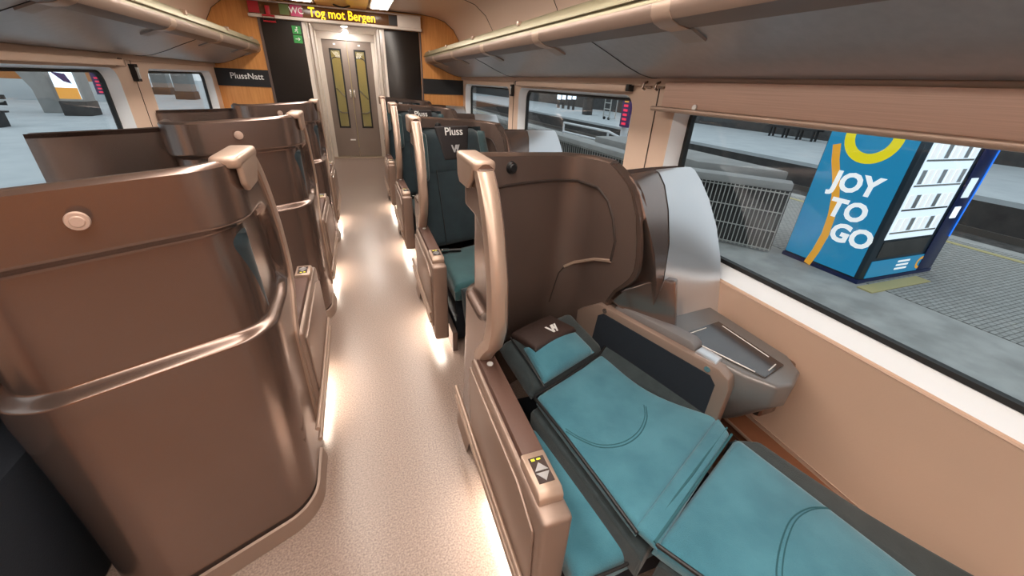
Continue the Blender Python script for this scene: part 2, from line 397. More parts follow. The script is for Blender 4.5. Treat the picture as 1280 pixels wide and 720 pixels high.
# red emergency handle
t = thing('emergency_brake', (-.775, YP-.08, 2.0), 'red emergency brake handle hanging from the display bar', 'handle')
part('stem', MB().box((-.80, YP-.088, 2.06), (-.755, YP-.075, 2.15), .004), 'red', t)
part('grip', MB().tube([(-.84, YP-.09, 2.055), (-.72, YP-.09, 2.055), (-.715, YP-.09, 2.0), (-.835, YP-.09, 2.0)], .009, 8, True), 'red', t)
# exit stickers
for k, (z0, z1) in enumerate(((1.905, 1.985), (1.815, 1.893))):
    t = thing('exit_sign', (-.525, YP-.016, z0), ('green emergency exit sticker with running figure on black glass' if k == 0 else 'green sticker with an arrow directly below the exit sticker'), 'sign')
    part('plate', MB().box((-.57, YP-.018, z0), (-.48, YP-.0145, z1)), 'green', t)
    mb = MB(); yy = YP-.0205
    if k == 0:
        mb.cyl((-.52, yy, z0+.063), (0, 1, 0), .008, .001, 12)
        for a, b in (((-.522, .052), (-.53, .034)), ((-.53, .034), (-.515, .024)), ((-.515, .024), (-.52, .010)), ((-.53, .034), (-.545, .022)), ((-.525, .048), (-.508, .042)), ((-.525, .048), (-.541, .044))):
            mb.tube([(a[0], yy, z0+a[1]), (b[0], yy, z0+b[1])], .0032, 6)
        part('running_figure', mb, 'white_print', t)
    else:
        mb.tube([(-.55, yy, z0+.04), (-.505, yy, z0+.04)], .003, 6).tube([(-.52, yy, z0+.055), (-.503, yy, z0+.04), (-.52, yy, z0+.025)], .003, 6)
        part('arrow', mb, 'white_print', t)

# ------------------------------------------------------------------ corridor and doors
YD = 9.15
ORG = Vector((0, 0, 0))
wc = struct('wall_corridor', MB().box((-.60, YP+.06, 0), (-.50, YD, 2.24)).box((.50, YP+.06, 0), (.60, YD, 2.24)), 'frame_white')
struct('trim_1', MB().box((-.60, YP+.06, 2.20), (.60, 10.6, 2.24)), 'frame_white')
for s in (1, -1):
    for y in (6.6, 7.5, 8.4): part('corridor_post', MB().box((s*.485, y, 0), (s*.50, y+.05, 2.2), .004), 'frame_white', wc)
d = structe('door_1', (0, YD, 0))
for s in (1, -1):
    part('door_frame', MB().box((s*.435, YD-.05, 0), (s*.60, YD+.06, 2.079), .008), 'frame_white', d)
    a, b = sorted((s*.004, s*.435))
    # leaf with a tall opening
    x0, x1, z0, z1 = (s*.12, s*.31, .58, 1.93); x0, x1 = sorted((x0, x1))
    lf = MB().box((a, YD-.015, .02), (b, YD+.015, z0)).box((a, YD-.015, z1), (b, YD+.015, 2.08)).box((a, YD-.015, z0), (x0, YD+.015, z1)).box((x1, YD-.015, z0), (b, YD+.015, z1))
    lo = part('leaf', lf, 'door_grey', d)
    fr = MB()
    for q in ((x0-.01, z0-.012, x0+.018, z1+.012), (x1-.018, z0-.012, x1+.01, z1+.012), (x0, z0-.012, x1, z0+.018), (x0, z1-.018, x1, z1+.012)): fr.box((q[0], YD-.022, q[1]), (q[2], YD+.02, q[3]))
    part('window_frame', fr, 'black_rubber', lo)
    part('pane', MB().box((x0, YD-.003, z0), (x1, YD+.003, z1)), 'glass', lo)
    part('handle', MB().box((s*.035-.02, YD-.05, 1.12), (s*.035+.02, YD-.02, 1.26), .008), 'chrome', lo)
    part('sticker', MB().box((s*.215-.02, YD-.018, 2.0), (s*.215+.02, YD-.0151, 2.025)), 'white_print', lo)
part('sticker', MB().box((-.15, YD-.018, .33), (-.05, YD-.0155, .355)), 'white_print', d)
part('door_header', MB().box((-.60, YD-.05, 2.08), (.60, YD+.06, 2.20), .008), 'frame_white', d)
part('threshold', MB().box((-.5, YD-.18, 0), (.5, YD-.02, .012), .003), 'threshold', d)
# vestibule behind the doors
vs = struct('wall_vestibule', MB().box((-1.0, 10.5, 0), (1.0, 10.6, 2.24)).box((-1.0, YD+.06, 0), (-.9, 10.5, 2.24)).box((.9, YD+.06, 0), (1.0, 10.5, 2.24)), 'vestibule'); ORG = Vector((0, 0, 0))
for s in (1, -1):
    lp = rrect(s*.22-.13, s*.22+.13, .75, 1.85, .10)
    part('window_ring', MB().tube([(x, 10.49, z) for x, z in lp], .014, 8, True), 'chrome', vs)
    part('grab_rail', MB().tube([(s*.22-.1, 10.3, 1.25), (s*.22+.10, 10.3, 1.05)], .014), 'chrome', vs)
t = thing('vestibule_lamp', (0, 9.9, 2.15), 'warm ceiling lamp in the vestibule seen through the door panes', 'lamp')
part('rim', MB().cyl((0, 9.9, 2.18), (0, 0, 1), .17, .02), 'frame_white', t)
part('diffuser', MB().cyl((0, 9.9, 2.172), (0, 0, 1), .15, .008), 'vestibule_glow', t)
for k, y in enumerate((7.75, 8.85)):
    t = thing('downlight', (0, y, 2.17), 'small white ceiling downlight in the corridor, %s the doors' % ('farther from' if k == 0 else 'nearer to'), 'lamp', 'corridor downlights')
    part('ring', MB().cyl((0, y, 2.185), (0, 0, 1), .055, .016), 'chrome', t)
    part('lens', MB().cyl((0, y, 2.178), (0, 0, 1), .04, .007), 'downlight', t)

# ================================================================== LUGGAGE RACKS
def rack(s, label):
    t = thing('luggage_rack', (s*1.44, YB, 1.56), label, 'luggage rack')
    under = [(1.445, 1.562), (1.40, 1.560), (1.33, 1.572), (1.24, 1.603), (1.13, 1.650), (1.03, 1.690)]
    nose = [(1.03, 1.684), (0.985, 1.690), (0.955, 1.702), (0.938, 1.722), (0.936, 1.748)]
    rail = [(0.936, 1.752), (0.940, 1.795), (0.955, 1.812), (0.99, 1.812)]
    def strip(pr, y0, y1, th, name, m, dz=0.0):
        pts = [(s*x, z-dz) for x, z in pr]; up = [(s*(x+.004), z+th) for x, z in pr]
        poly = pts+up[::-1]
        return part(name, MB().prism([(x, y0, z) for x, z in poly], (0, y1-y0, 0)), m, t)
    ys = [-3.0, -1.2, 0.0, 1.83, 3.83, 5.975] if s > 0 else [-3.0, -1.5, .4, 2.2, 4.0, 5.975]
    for y0, y1 in zip(ys, ys[1:]): strip(under, y0+.002, y1-.002, .016, 'under_panel', 'rack_grey')
    for y0, y1 in zip(ys, ys[1:]): part('panel_joint', MB().tube([(s*x, y1-.0, z-.0005) for x, z in under], .0025, 5), 'black', t)
    bs = [-2.9, -1.8, -.79, .23, 1.25, 2.26, 3.28, 4.32, 5.34, 5.93]
    for y0, y1 in zip(bs, bs[1:]):
        strip(nose[2:], y0+.045, y1-.045, .010, 'edge_panel', 'arm_bronze')
        strip(nose[:3], y0+.045, y1-.045, .010, 'light_panel', 'rack_brown')
    for y in bs:
        strip(nose, y-.045, y+.045, .016, 'bracket', 'bronze_light', .003)
        strip([(1.10, 1.656), (1.03, 1.684)], y-.05, y+.05, .01, 'bracket_strip', 'rack_light', .003)
        part('rail_clip', MB().box((s*.934, y+.25, 1.80), (s*.956, y+.285, 1.822), .003), 'bronze_light', t)
    strip(rail, YB, 5.975, .008, 'front_rail', 'rack_rail')
    part('glass_shelf', MB().box((s*.97, YB, 1.758), (s*1.44, 5.975, 1.768)), 'glass', t)
    part('rail_rod', MB().tube([(s*.93, YB, 1.772), (s*.93, 5.975, 1.772)], .004, 6), 'rack_rail', t)
rack(1, 'dark grey luggage rack with olive rail above the windows beside the bed')
rack(-1, 'dark grey luggage rack with olive rail above the left windows')

# blinds
t = thing('roller_blind', (1.42, .6, 1.42), 'wood-grain roller blind partly lowered over the near right window', 'blind')
part('fabric', MB().box((1.405, -.55, 1.438), (1.43, 1.73, 1.545), .003), 'blind', t)
part('bottom_bar', MB().box((1.365, -.57, 1.418), (1.445, 1.76, 1.438), .006), 'bronze_light', t)
part('clip', MB().cyl((1.40, 1.50, 1.446), (-1, 0, .2), .012, .006, 16), 'white_print', t)
for (y0, y1, s, lab) in ((2.06, 3.78, 1, 'rolled-up blind box above the second right window'), (1.9, 3.7, -1, 'rolled-up blind box above the left window over the foremost shell')):
    t = thing('roller_blind', (s*1.43, (y0+y1)/2, 1.49), lab, 'blind')
    part('box', MB().box((s*1.405, y0, 1.492), (s*1.449, y1, 1.528), .008), 'wall_pale', t)
    part('end_cap', MB().box((s*1.41, y0-.03, 1.495), (s*1.445, y0, 1.53), .004), 'black', t)
    part('end_cap', MB().box((s*1.41, y1, 1.495), (s*1.445, y1+.03, 1.53), .004), 'black', t)
for k, y in enumerate((1.80, 1.90)):
    t = thing('coat_hook', (1.43, y, 1.53), 'small bronze coat hook on the right pillar, %s the camera' % ('nearer' if k == 0 else 'farther from'), 'hook')
    part('plate', MB().box((1.436, y-.02, 1.515), (1.449, y+.02, 1.55), .003), 'bronze_light', t)
    part('hook', MB().tube([(1.435, y, 1.545), (1.41, y, 1.535), (1.405, y, 1.515), (1.42, y, 1.508)], .006), 'bronze', t)
for s, y, lab in ((1, 3.94, 'small black emergency hammer box on the pillar between right windows'), (-1, 3.90, 'small black emergency hammer box on the pillar between left windows')):
    t = thing('emergency_hammer', (s*1.44, y, 1.39), lab, 'hammer box')
    part('case', MB().box((s*1.42, y-.025, 1.40), (s*1.448, y+.025, 1.50), .004), 'black', t)
    part('hammer', MB().box((s*1.412, y-.008, 1.415), (s*1.421, y+.008, 1.47), .003).box((s*1.412, y-.016, 1.468), (s*1.421, y+.016, 1.482), .003), 'white_print', t)

# ================================================================== SLEEPER SEAT PODS (authored at the nearest right-hand pod)
PITCH = 1.48; EO = Vector((0.85, 1.0, 0.0)); SUMY = 2.60
FRONT = [(0, 1.10), (.60, 1.10), (.66, 1.045), (.72, .985), (.81, .950), (.95, .962), (1.1, 1.01), (1.2, 1.07), (1.25, 1.12), (1.28, 1.18)]
BACKW = [(0, 1.24), (.66, 1.24), (.70, 1.235), (.77, 1.196), (.83, 1.14), (.87, 1.110), (.92, 1.098), (1.0, 1.115), (1.1, 1.150), (1.19, 1.21), (1.245, 1.32), (1.28, 1.44)]
def shell_path(z):
    lean = .115*max(0, 1-z/.72)**1.3
    A = Vector((.318, interp(FRONT, z))); B = Vector((.318, 1.385+lean*.9)); C = Vector((.935-.085*max(0, 1-z/.68), 1.615+lean)); yd = interp(BACKW, z)
    D = Vector((C.x+.10*(C.y-yd), yd))
    pts = []
    def fillet(P, Q, R, r, n):
        u = (P-Q).normalized(); v = (R-Q).normalized(); ang = u.angle(v); d = r/math.tan(ang/2)
        d = min(d, (P-Q).length*.8, (R-Q).length*.8); r = d*math.tan(ang/2)
        cen = Q+(u+v).normalized()*(r/math.sin(ang/2)); a = Q+u*d; b = Q+v*d
        va = a-cen; vb = b-cen; th = va.angle(vb); sg = 1 if va.x*vb.y-va.y*vb.x > 0 else -1; out = []
        for k in range(n+1):
            q = sg*th*k/n; out.append(cen+Vector((va.x*math.cos(q)-va.y*math.sin(q), va.x*math.sin(q)+va.y*math.cos(q))))
        return out
    f1 = fillet(A, B, C, .15, 14); f2 = fillet(B, C, D, .15, 12)
    n1 = 30
    pts += [A.lerp(f1[0], k/n1) for k in range(n1)]+f1
    pts += [f1[-1].lerp(f2[0], k/30) for k in range(1, 30)]+f2
    pts += [f2[-1].lerp(D, k/14) for k in range(1, 15)]
    return pts
ZL, ZU = 0.750, 1.112
def shell_rows():
    zs = [0.012, .06, .12, .2, .3, .4, .5, .58, .64, .68, .70]+[ZL-.008+.004*k for k in range(12)]+[.82, .86, .9, .96, 1.02, 1.05]+[ZU-.036+.004*k for k in range(12)]+[1.13, 1.17, 1.2, 1.222, 1.238, 1.250, 1.257]
    zs = sorted(set(round(z, 4) for z in zs)); outer = []; inner = []
    for z in zs:
        p = shell_path(z); N = len(p); ro = []; ri = []; s = 0
        lens = [0]
        for i in range(1, N): lens.append(lens[-1]+(p[i]-p[i-1]).length)
        for i in range(N):
            t = (p[min(i+1, N-1)]-p[max(i-1, 0)]).normalized(); nrm = Vector((-t.y, t.x))   # left of travel = outwards
            # recess mask: rounded rectangle in (arc length, z)
            a = lens[i]-.068; r = .11
            zu = ZU; zl = ZL
            hz = (zu-zl)/2; cz = (zu+zl)/2
            qx = r-a; qz = abs(z-cz)-(hz-r)
            sd = math.hypot(max(qx, 0), max(qz, 0))+min(max(qx, qz), 0)-r
            dep = .033*sstep(0, .028, -sd)
            o = p[i]+nrm*(-dep)
            tl = lerp(.020, -.014, max(0.0, min(1.0, (i-36)/46)))*sstep(.50, .75, z); zz = z+tl
            ro.append(Vector((o.x, o.y, zz))); q = p[i]-nrm*.046; ri.append(Vector((q.x, q.y, zz)))
        outer.append(ro); inner.append(ri)
    return zs, outer, inner
def make_shell(parent):
    zs, outer, inner = shell_rows(); N = len(outer[0])
    mb = MB()
    top = [(a+b)/2+Vector((0, 0, .012)) for a, b in zip(outer[-1], inner[-1])]
    t1 = [a.lerp(c, .55)+Vector((0, 0, .004)) for a, c in zip(outer[-1], top)]; t2 = [a.lerp(c, .55)+Vector((0, 0, .004)) for a, c in zip(inner[-1], top)]
    # winding loop rows: outer bottom -> top -> rim -> inner top -> bottom
    loop = outer+[t1, top, t2]+inner[::-1]
    mb.grid(loop)
    n = N; R = len(loop)
    for col in (0, N-1):     # close both ends
        no = len(outer)
        for i in range(no-1):
            mb.f.append((i*n+col, (i+1)*n+col, (R-2-i)*n+col, (R-1-i)*n+col))
        mb.f.append(((no-1)*n+col, no*n+col, (no+1)*n+col, (no+2)*n+col, (no+3)*n+col))
    sh = part('shell', mb, 'bronze', parent)
    # skirt along the floor
    base = shell_path(0.02); rows = []
    N = len(base)
    def off(d, z):
        out = []
        for i in range(12, N-6):
            t = (base[min(i+1, N-1)]-base[max(i-1, 0)]).normalized(); q = base[i]+Vector((-t.y, t.x))*d; out.append(Vector((q.x, q.y, z)))
        return out
    mb = MB().grid([off(.002, .062), off(.012, .06), off(.022, .012), off(.024, 0.001), off(-.02, .001)]); part('skirt', mb, 'arm_bronze', sh)
    return sh, zs, outer, inner
def inner_pt(inner, zs, frac, z, off=0.0):
    i = min(range(len(zs)), key=lambda k: abs(zs[k]-z)); row = inner[i]; f = frac*(len(row)-1); k = min(int(f), len(row)-2)
    p = row[k].lerp(row[k+1], f-k); t = (row[k+1]-row[k]).normalized(); n = Vector((t.y, -t.x, 0))
    return Vector((p.x, p.y, z))+n*off
LAT = Vector((0.955, 0.296, 0)).normalized(); FWD = Vector((0.296, -0.955, 0)).normalized()
def logo_mb(o, x, y, s, ext=.0012):
    x = Vector(x).normalized(); y = Vector(y).normalized(); z = x.cross(y); o = Vector(o); mb = MB()
    def quad(pts): mb.prism([o+x*(a*s)+y*(b*s)-z*ext for a, b in pts], z*(2*ext))
    quad([(-.55, .40), (-.38, .40), (-.20, -.12), (-.20, -.40), (-.28, -.40)]); quad([(-.20, -.40), (-.20, -.12), (.0, .40), (.12, .40), (-.12, -.40)])
    quad([(.0, -.05), (.12, .40), (.28, .40), (.14, -.10)]); quad([(.36, .40), (.54, .40), (.16, -.40), (.02, -.40)])
    return mb
def make_pod(flat):
    global ORG
    t = thing('sleeper_seat', EO)
    sh, zs, outer, inner = make_shell(t)
    # liner on the inside of the shell
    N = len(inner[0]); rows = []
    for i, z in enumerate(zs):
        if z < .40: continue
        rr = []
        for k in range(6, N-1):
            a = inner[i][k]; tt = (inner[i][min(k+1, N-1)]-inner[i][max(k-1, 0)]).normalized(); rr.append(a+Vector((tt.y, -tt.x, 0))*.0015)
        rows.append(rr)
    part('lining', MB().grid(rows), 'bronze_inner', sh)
    # grooved outline of the inner panel
    pts = [inner_pt(inner, zs, f, z, .003) for f, z in [(.10, 1.145), (.25, 1.150), (.36, 1.156), (.50, 1.160), (.60, 1.160), (.72, 1.155), (.80, 1.148), (.865, 1.138), (.905, 1.10), (.925, 1.04), (.935, .96), (.935, .87)]]
    part('panel_groove', MB().tube(pts, .006, 6), 'groove', sh)
    pts = [inner_pt(inner, zs, f, z, .004) for f, z in [(.935, .87), (.89, .835), (.82, .775), (.79, .745)]]
    part('panel_ledge', MB().tube(pts, .008, 6), 'bronze_light', sh)
    pts = [inner_pt(inner, zs, f, z, .003) for f, z in [(.79, .745), (.775, .71), (.77, .64), (.765, .55)]]
    part('panel_groove', MB().tube(pts, .003, 6), 'groove', sh)
    # light edge trim on the front edge of the aisle wing
    mb = MB(); rows = []
    zt = [.10, .3, .5, .60, .64, .67, .70, .74, .78, .82, .87, .92, .98, 1.04, 1.1, 1.15, 1.2, 1.245, 1.272]
    for z in zt:
        y = interp(FRONT, z-.020*sstep(.50, .75, z)); x0, x1 = .311, .362
        prof_ = [(x0, y+.05), (x0-.004, y+.02), (x0, y-.004), (x0+.010, y-.012), (x1-.012, y-.012), (x1-.002, y-.004), (x1, y+.02), (x1-.004, y+.05)]
        rows.append([Vector((x, yy, z)) for x, yy in prof_])
    mb.grid(rows); n = len(rows[0]); mb.f.append(tuple(range(n))); mb.f.append(tuple((len(rows)-1)*n+k for k in range(n)))
    mb.f += [((i+1)*n, i*n, i*n+n-1, (i+1)*n+n-1) for i in range(len(rows)-1)]
    part('edge_trim', mb, 'bronze_light', sh)
    # saddle cap
    mb = MB().box((.300, 1.135, 1.266), (.374, 1.35, 1.299), .012, 3)
    mb.prism([(.300, 1.145, 1.287), (.300, 1.342, 1.287), (.300, 1.336, 1.222), (.300, 1.31, 1.200), (.300, 1.21, 1.202), (.300, 1.165, 1.238)], (.018, 0, 0), .008, 3)
    part('saddle_cap', mb, 'bronze_light', t)
    # hook button outside and black knob inside
    po = Vector((.60, 1.385+(.60-.318)*.379, 0)); od = Vector((-.355, .935, 0))
    mb = MB().cyl(po+Vector((0, 0, 1.195))-od*.002, od, .008, .03, 16).cyl(po+Vector((0, 0, 1.195))+od*.024, od, .021, .007, 28, .019).cyl(po+Vector((0, 0, 1.195))+od*.031, od, .013, .003, 24, .011)
    part('coat_button', mb, 'button_pink', sh)
    pi_ = inner_pt(inner, zs, .52, 1.225, 0)
    part('hook_knob', MB().cyl(pi_, -od, .024, .014, 24, .02).cyl(pi_-od*.014, -od, .017, .004, 24, .014), 'black', sh)
    # ---- aisle-side arm
    mb = MB().box((.292, .475, .12), (.375, 1.13, .60), .014, 3)
    arm = part('armrest', mb, 'arm_bronze', t)
    part('side_panel', MB().prism([(.293, 1.10, .20), (.293, 1.12, .57), (.293, .62, .57), (.293, .51, .53), (.293, .50, .34), (.293, .51, .20)], (-.010, 0, 0), .007, 2), 'arm_bronze', arm)
    part('arm_pad', MB().box((.309, .655, .592), (.374, 1.12, .625), .008, 2), 'arm_pad', arm)
    part('lamp_button', MB().cyl((.34, 1.045, .625), (0, 0, 1), .011, .004, 20), 'white_print', arm)
    cp = part('control_panel', MB().prism([(.302, .652, .586), (.302, .652, .634), (.302, .538, .634), (.302, .522, .618), (.302, .522, .586)], (.068, 0, 0), .006, 2), 'bronze_light', arm)
    part('control_face', MB().box((.316, .556, .632), (.358, .632, .6355)), 'leather', cp)
    for k in range(2):
        y = .602-.030*k; sg = 1 if k == 0 else -1
        part('arrow_key', MB().prism([(.319, y-.012*sg, .6352), (.355, y-.012*sg, .6352), (.337, y+.012*sg, .6352)], (0, 0, .002)), 'silver', cp)
    part('indicator', MB().box((.322, .621, .6356), (.331, .627, .6365)).box((.337, .622, .6356), (.347, .626, .6365)), 'yellow_led', cp)
    for z, r in ((.29, .009), (.235, .009)):
        part('bumper_rail', MB().tube([(.277, .51, z), (.277, 1.0, z), (.279, 1.34, z)], r, 10), 'bronze_light', arm)
    # plinth and floor light
    part('plinth', MB().box((.40, .50, .001), (.43, 1.30, .135)), 'bronze_inner', t)
    part('floor_light', MB().box((.315, .56, .110), (.365, 1.02, .1185)), 'led', t)
    fw = part('footwell', MB().box((.945, 1.26, .002), (1.335, 1.86, .56), .02), 'navy', t)
    part('seam', MB().tube([(.945, 1.862, .30), (1.335, 1.862, .30)], .003, 5), 'grey_pad', fw)
    # ---- window-side wing: swept sheet, bronze; the silver sheet in front is a painted window reflection
    pr = [(1.50, 1.175), (1.485, 1.195), (1.455, 1.188), (1.40, 1.150), (1.33, 1.085), (1.25, .985), (1.18, .86), (1.135, .73), (1.11, .63), (1.08, .60)]
    def wing(back, rng):
        rows = []
        for y, z in pr[rng[0]:rng[1]]:
            row = []; low = 1-sstep(.62, 1.0, z)
            for k in range(17):
                u = k/16; x = lerp(.955+.09*low, 1.44, u)
                yy = (1.52 if back else y)-(.20*(1-.85*low) if not back else .16)*(1-u)**1.4
                row.append(Vector((x, yy, z+.018*(1-u)*(1 if z > 1.1 else 0))))
            rows.append(row)
        return rows
    fr = wing(False, (1, 10)); bk = wing(True, (0, 10))
    mb = MB().grid(fr+bk[::-1]+fr[:1]); m_ = len(fr+bk)
    mb.f.append(tuple(i*17 for i in range(m_))); mb.f.append(tuple(i*17+16 for i in range(m_)))
    wg = part('window_wing', mb, 'bronze', t)
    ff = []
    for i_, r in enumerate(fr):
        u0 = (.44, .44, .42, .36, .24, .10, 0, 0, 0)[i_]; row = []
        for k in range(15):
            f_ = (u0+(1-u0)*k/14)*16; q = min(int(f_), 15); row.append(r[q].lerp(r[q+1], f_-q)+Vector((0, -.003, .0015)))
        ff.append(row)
    part('wing_sheen', MB().grid(ff), 'silver', wg)  # silver colour stands in for the bright window mirrored in the bronze
    # ---- console between bed and window
    P0 = Vector((.862, 1.36, 0)); P1 = Vector((1.095, .705, 0)); dr = (P1-P0).normalized(); nr = Vector((-dr.y, dr.x, 0))   # nr: towards the window
    if nr.x < 0: nr = -nr
    L = (P1-P0).length
    def cp3(u, z, n=0): q = P0+dr*u+nr*n; return Vector((q.x, q.y, z))
    body = [(0, .36), (0, .585), (.11, .668), (L-.05, .655), (L-.012, .635), (L, .60), (L, .36)]
    con = part('console', MB().prism([cp3(u, z) for u, z in body], nr*.055, .006, 2), 'arm_bronze', t)
    part('console_inset', MB().prism([cp3(u, z, -.003) for u, z in [(.10, .39), (.12, .615), (.145, .636), (L-.07, .618), (L-.045, .59), (L-.045, .39)]], nr*.004), 'navy', con)
    part('console_armrest', MB().prism([cp3(u, z, .028) for u, z in [(.17, .66), (.19, .692), (L-.18, .690), (L-.155, .675), (L-.155, .645)]], nr*.06, .008, 2), 'grey_pad', con)
    part('console_clip', MB().prism([cp3(u, z, .02) for u, z in [(L-.15, .64), (L-.15, .668), (L-.075, .662), (L-.06, .64)]], nr*.055, .004, 2), 'silver', con)
    for u in (.15, L-.085):
        part('screw', MB().cyl(cp3(u, .637 if u > .3 else .652, -.001), -nr, .011, .003, 16), 'chrome', con)
    # table body
    tb = [(.975, 1.20), (1.40, 1.20), (1.405, .74), (1.36, .66), (1.27, .615), (1.20, .625), (1.145, .70)]
    low = [(1.02, 1.20), (1.40, 1.20), (1.405, .86), (1.36, .80), (1.28, .76), (1.22, .77), (1.165, .84)]
    mb = MB(); n = len(tb)
    bm = bmesh.new(); a = [bm.verts.new((x, y, .655)) for x, y in tb]; a2 = [bm.verts.new((x, y, .56)) for x, y in tb]; b = [bm.verts.new((x, y, .36)) for x, y in low]
    bm.faces.new(a); bm.faces.new(b[::-1])
    for i in range(n):
        j = (i+1) % n; bm.faces.new((a[i], a2[i], a2[j], a[j])); bm.faces.new((a2[i], b[i], b[j], a2[j]))
    bmesh.ops.recalc_face_normals(bm, faces=bm.faces); mb._take(bm, .014, 3, .6)
    tbo = part('table_body', mb, 'console_grey', con)
    part('table_side', MB().box((1.31, .70, .40), (1.415, 1.19, .648), .02, 2), 'bronze', con)
    part('table_top', MB().prism([(1.085, .965, .656), (1.325, 1.0, .656), (1.325, .70, .656), (1.195, .668, .656)], (0, 0, .006), .002, 1), 'table_gloss', tbo)
    for a, b in (((1.11, .955), (1.23, .972)), ((1.31, .965), (1.31, .75)), ((1.10, .935), (1.185, .70)), ((1.24, .692), (1.295, .71))):
        part('inlay_line', MB().tube([(a[0], a[1], .6625), (b[0], b[1], .6625)], .0022, 5), 'white_line', tbo)
    # cheek where the shell meets the table
    ck = [(.93, 1.215, .70), (.945, 1.16, .775), (.985, 1.10, .83), (1.03, 1.05, .865), (1.06, 1.02, .868), (1.085, .985, .66), (.985, 1.13, .655)]
    part('cheek', MB().prism(ck, (.035, .03, 0), .008, 2), 'bronze', con)
    # ---- cushions
    if flat:
        hr = [(.462, 1.285, .535), (.862, 1.425, .545), (.935, 1.195, .470), (.510, 1.025, .470)]
        hp = part('headrest', pad(hr, .07, .035, .018, (10, 8)), 'dark_fabric', t)
        cc = [(.545, 1.215, .545), (.795, 1.305, .552), (.855, 1.16, .498), (.565, 1.045, .492)]
        part('pillow', pad(cc, .03, .022, .022, (8, 8)), 'teal', hp)
        cv = [(.515, 1.305, .560), (.735, 1.385, .566), (.805, 1.255, .563), (.575, 1.170, .558)]
        fl = part('headrest_cover', pad(cv, .03, .012, .018, (6, 6)), 'leather', hp)
        o = (Vector(cv[0])+Vector(cv[1])+Vector(cv[2])+Vector(cv[3]))/4+FWD*.035+LAT*.02+Vector((0, 0, .021))
        part('logo', logo_mb(o, LAT, -FWD+Vector((0, 0, .1)), .055), 'white_print', fl)
        for a, b in (((.505, 1.28, .548), (.555, 1.03, .48)), ):
            part('zip', MB().tube([a, Vector(a).lerp(Vector(b), .5)+Vector((0, 0, .012)), b], .004), 'black', hp)
        bk = part('back_cushion', pad([(.520, 1.012, .455), (.895, 1.165, .462), (1.115, .715, .455), (.585, .470, .452)], .05, .016, .014, (12, 12), bend=lambda u, v: -.012*math.sin(math.pi*u)*math.sin(math.pi*v*1.0)+.006*math.cos(6*v), warp=lambda u, v: Vector((-.045*u*u*math.sin(math.pi*v), -.02*u*u*math.sin(math.pi*v), 0))), 'teal', t)
        part('side_bolster', pad([(.84, 1.155, .452), (.985, 1.21, .515), (1.142, .735, .462), (1.075, .70, .448)], .05, .012, .006, (4, 8)), 'dark_fabric', bk)
        part('cushion_base', pad([(.495, 1.00, .405), (.96, 1.19, .405), (1.13, .70, .402), (.575, .42, .398)], .10, .012, 0, (4, 4)), 'dark_fabric', bk)
        part('piping', MB().tube([(.512, 1.014, .448), (.535, .84, .452), (.56, .63, .450), (.578, .462, .446)], .006), 'black', bk)
        part('piping', MB().tube([(.512, 1.018, .455), (.64, 1.055, .466), (.77, 1.105, .470), (.88, 1.16, .470), (.95, 1.20, .498)], .005), 'black', bk)
        sm = [(q.x, q.y) for q in [at(*c, Z=.463) for c in ((708, 536), (725, 546), (752, 556), (780, 554), (800, 541), (809, 522), (808, 506))]]
        def smooth(pts, z):
            out = []
            for i in range(len(pts)-1):
                p0 = Vector(pts[max(i-1, 0)]); p1 = Vector(pts[i]); p2 = Vector(pts[i+1]); p3 = Vector(pts[min(i+2, len(pts)-1)])
                for k in range(6):
                    s = k/6; q = .5*((2*p1)+(p2-p0)*s+(2*p0-5*p1+4*p2-p3)*s*s+(3*p1-p0-3*p2+p3)*s**3); out.append((q.x, q.y, z(q.x, q.y)))
            out.append((pts[-1][0], pts[-1][1], z(*pts[-1]))); return out
        dg = bpy.context.evaluated_depsgraph_get()
        def surf(o):
            from mathutils.bvhtree import BVHTree
            bv = BVHTree.FromPolygons([v.co+EO for v in o.data.vertices], [list(p.vertices) for p in o.data.polygons])
            def z(x, y):
                h = bv.ray_cast(Vector((x, y, 2)), Vector((0, 0, -1)))[0]
                return (h.z if h else .455)+.0002
            return z
        part('seam', MB().tube(smooth(sm, surf(bk)), .0022, 6), 'teal_seam', bk)
        part('seam', MB().tube(smooth([(x*.985+.0115, y*.985+.022) for x, y in sm], surf(bk)), .0018, 6), 'teal_seam', bk)
        hg = part('hinge_flap', pad([(.582, .478, .456), (1.118, .722, .458), (1.092, .640, .460), (.605, .412, .455)], .03, .014, .006, (10, 3)), 'teal', t)
        lg = part('leg_cushion', pad([(.605, .420, .452), (1.115, .630, .455), (1.275, -.18, .43), (.985, -.18, .42)], .06, .022, .02, (10, 14)), 'teal', t)
        part('leg_bolster', pad([(1.095, .635, .446), (1.185, .600, .440), (1.425, .0, .430), (1.265, -.18, .425)], .10, .02, .0, (4, 10), bend=lambda u, v: -.02*math.sin(math.pi*v)*u), 'dark_fabric', lg)
        part('leg_base', pad([(.612, .40, .395), (1.11, .63, .395), (1.28, -.18, .36), (.97, -.18, .36)], .12, .012, 0, (4, 4)), 'dark_fabric', lg)
        sm2 = [(q.x, q.y) for q in [at(*c, Z=.462) for c in ((1037, 631), (1012, 634), (990, 648), (978, 672), (972, 700), (972, 725), (980, 760))]]
        part('seam', MB().tube(smooth(sm2, surf(lg)), .0022, 6), 'teal_seam', lg)
        part('seam', MB().tube(smooth([(x+.012, y-.006) for x, y in sm2], surf(lg)), .0018, 6), 'teal_seam', lg)
        part('piping', MB().tube([(.604, .452, .452), (.84, .55, .464), (1.105, .668, .456)], .0035), 'teal_seam', hg)
        part('piping', MB().tube([(.604, .424, .452), (.84, .525, .464), (1.098, .640, .454)], .0045), 'teal_seam', hg)
        part('piping', MB().tube([(.598, .462, .445), (.612, .415, .446), (.70, .27, .440), (.83, .06, .436)], .006), 'black', lg)
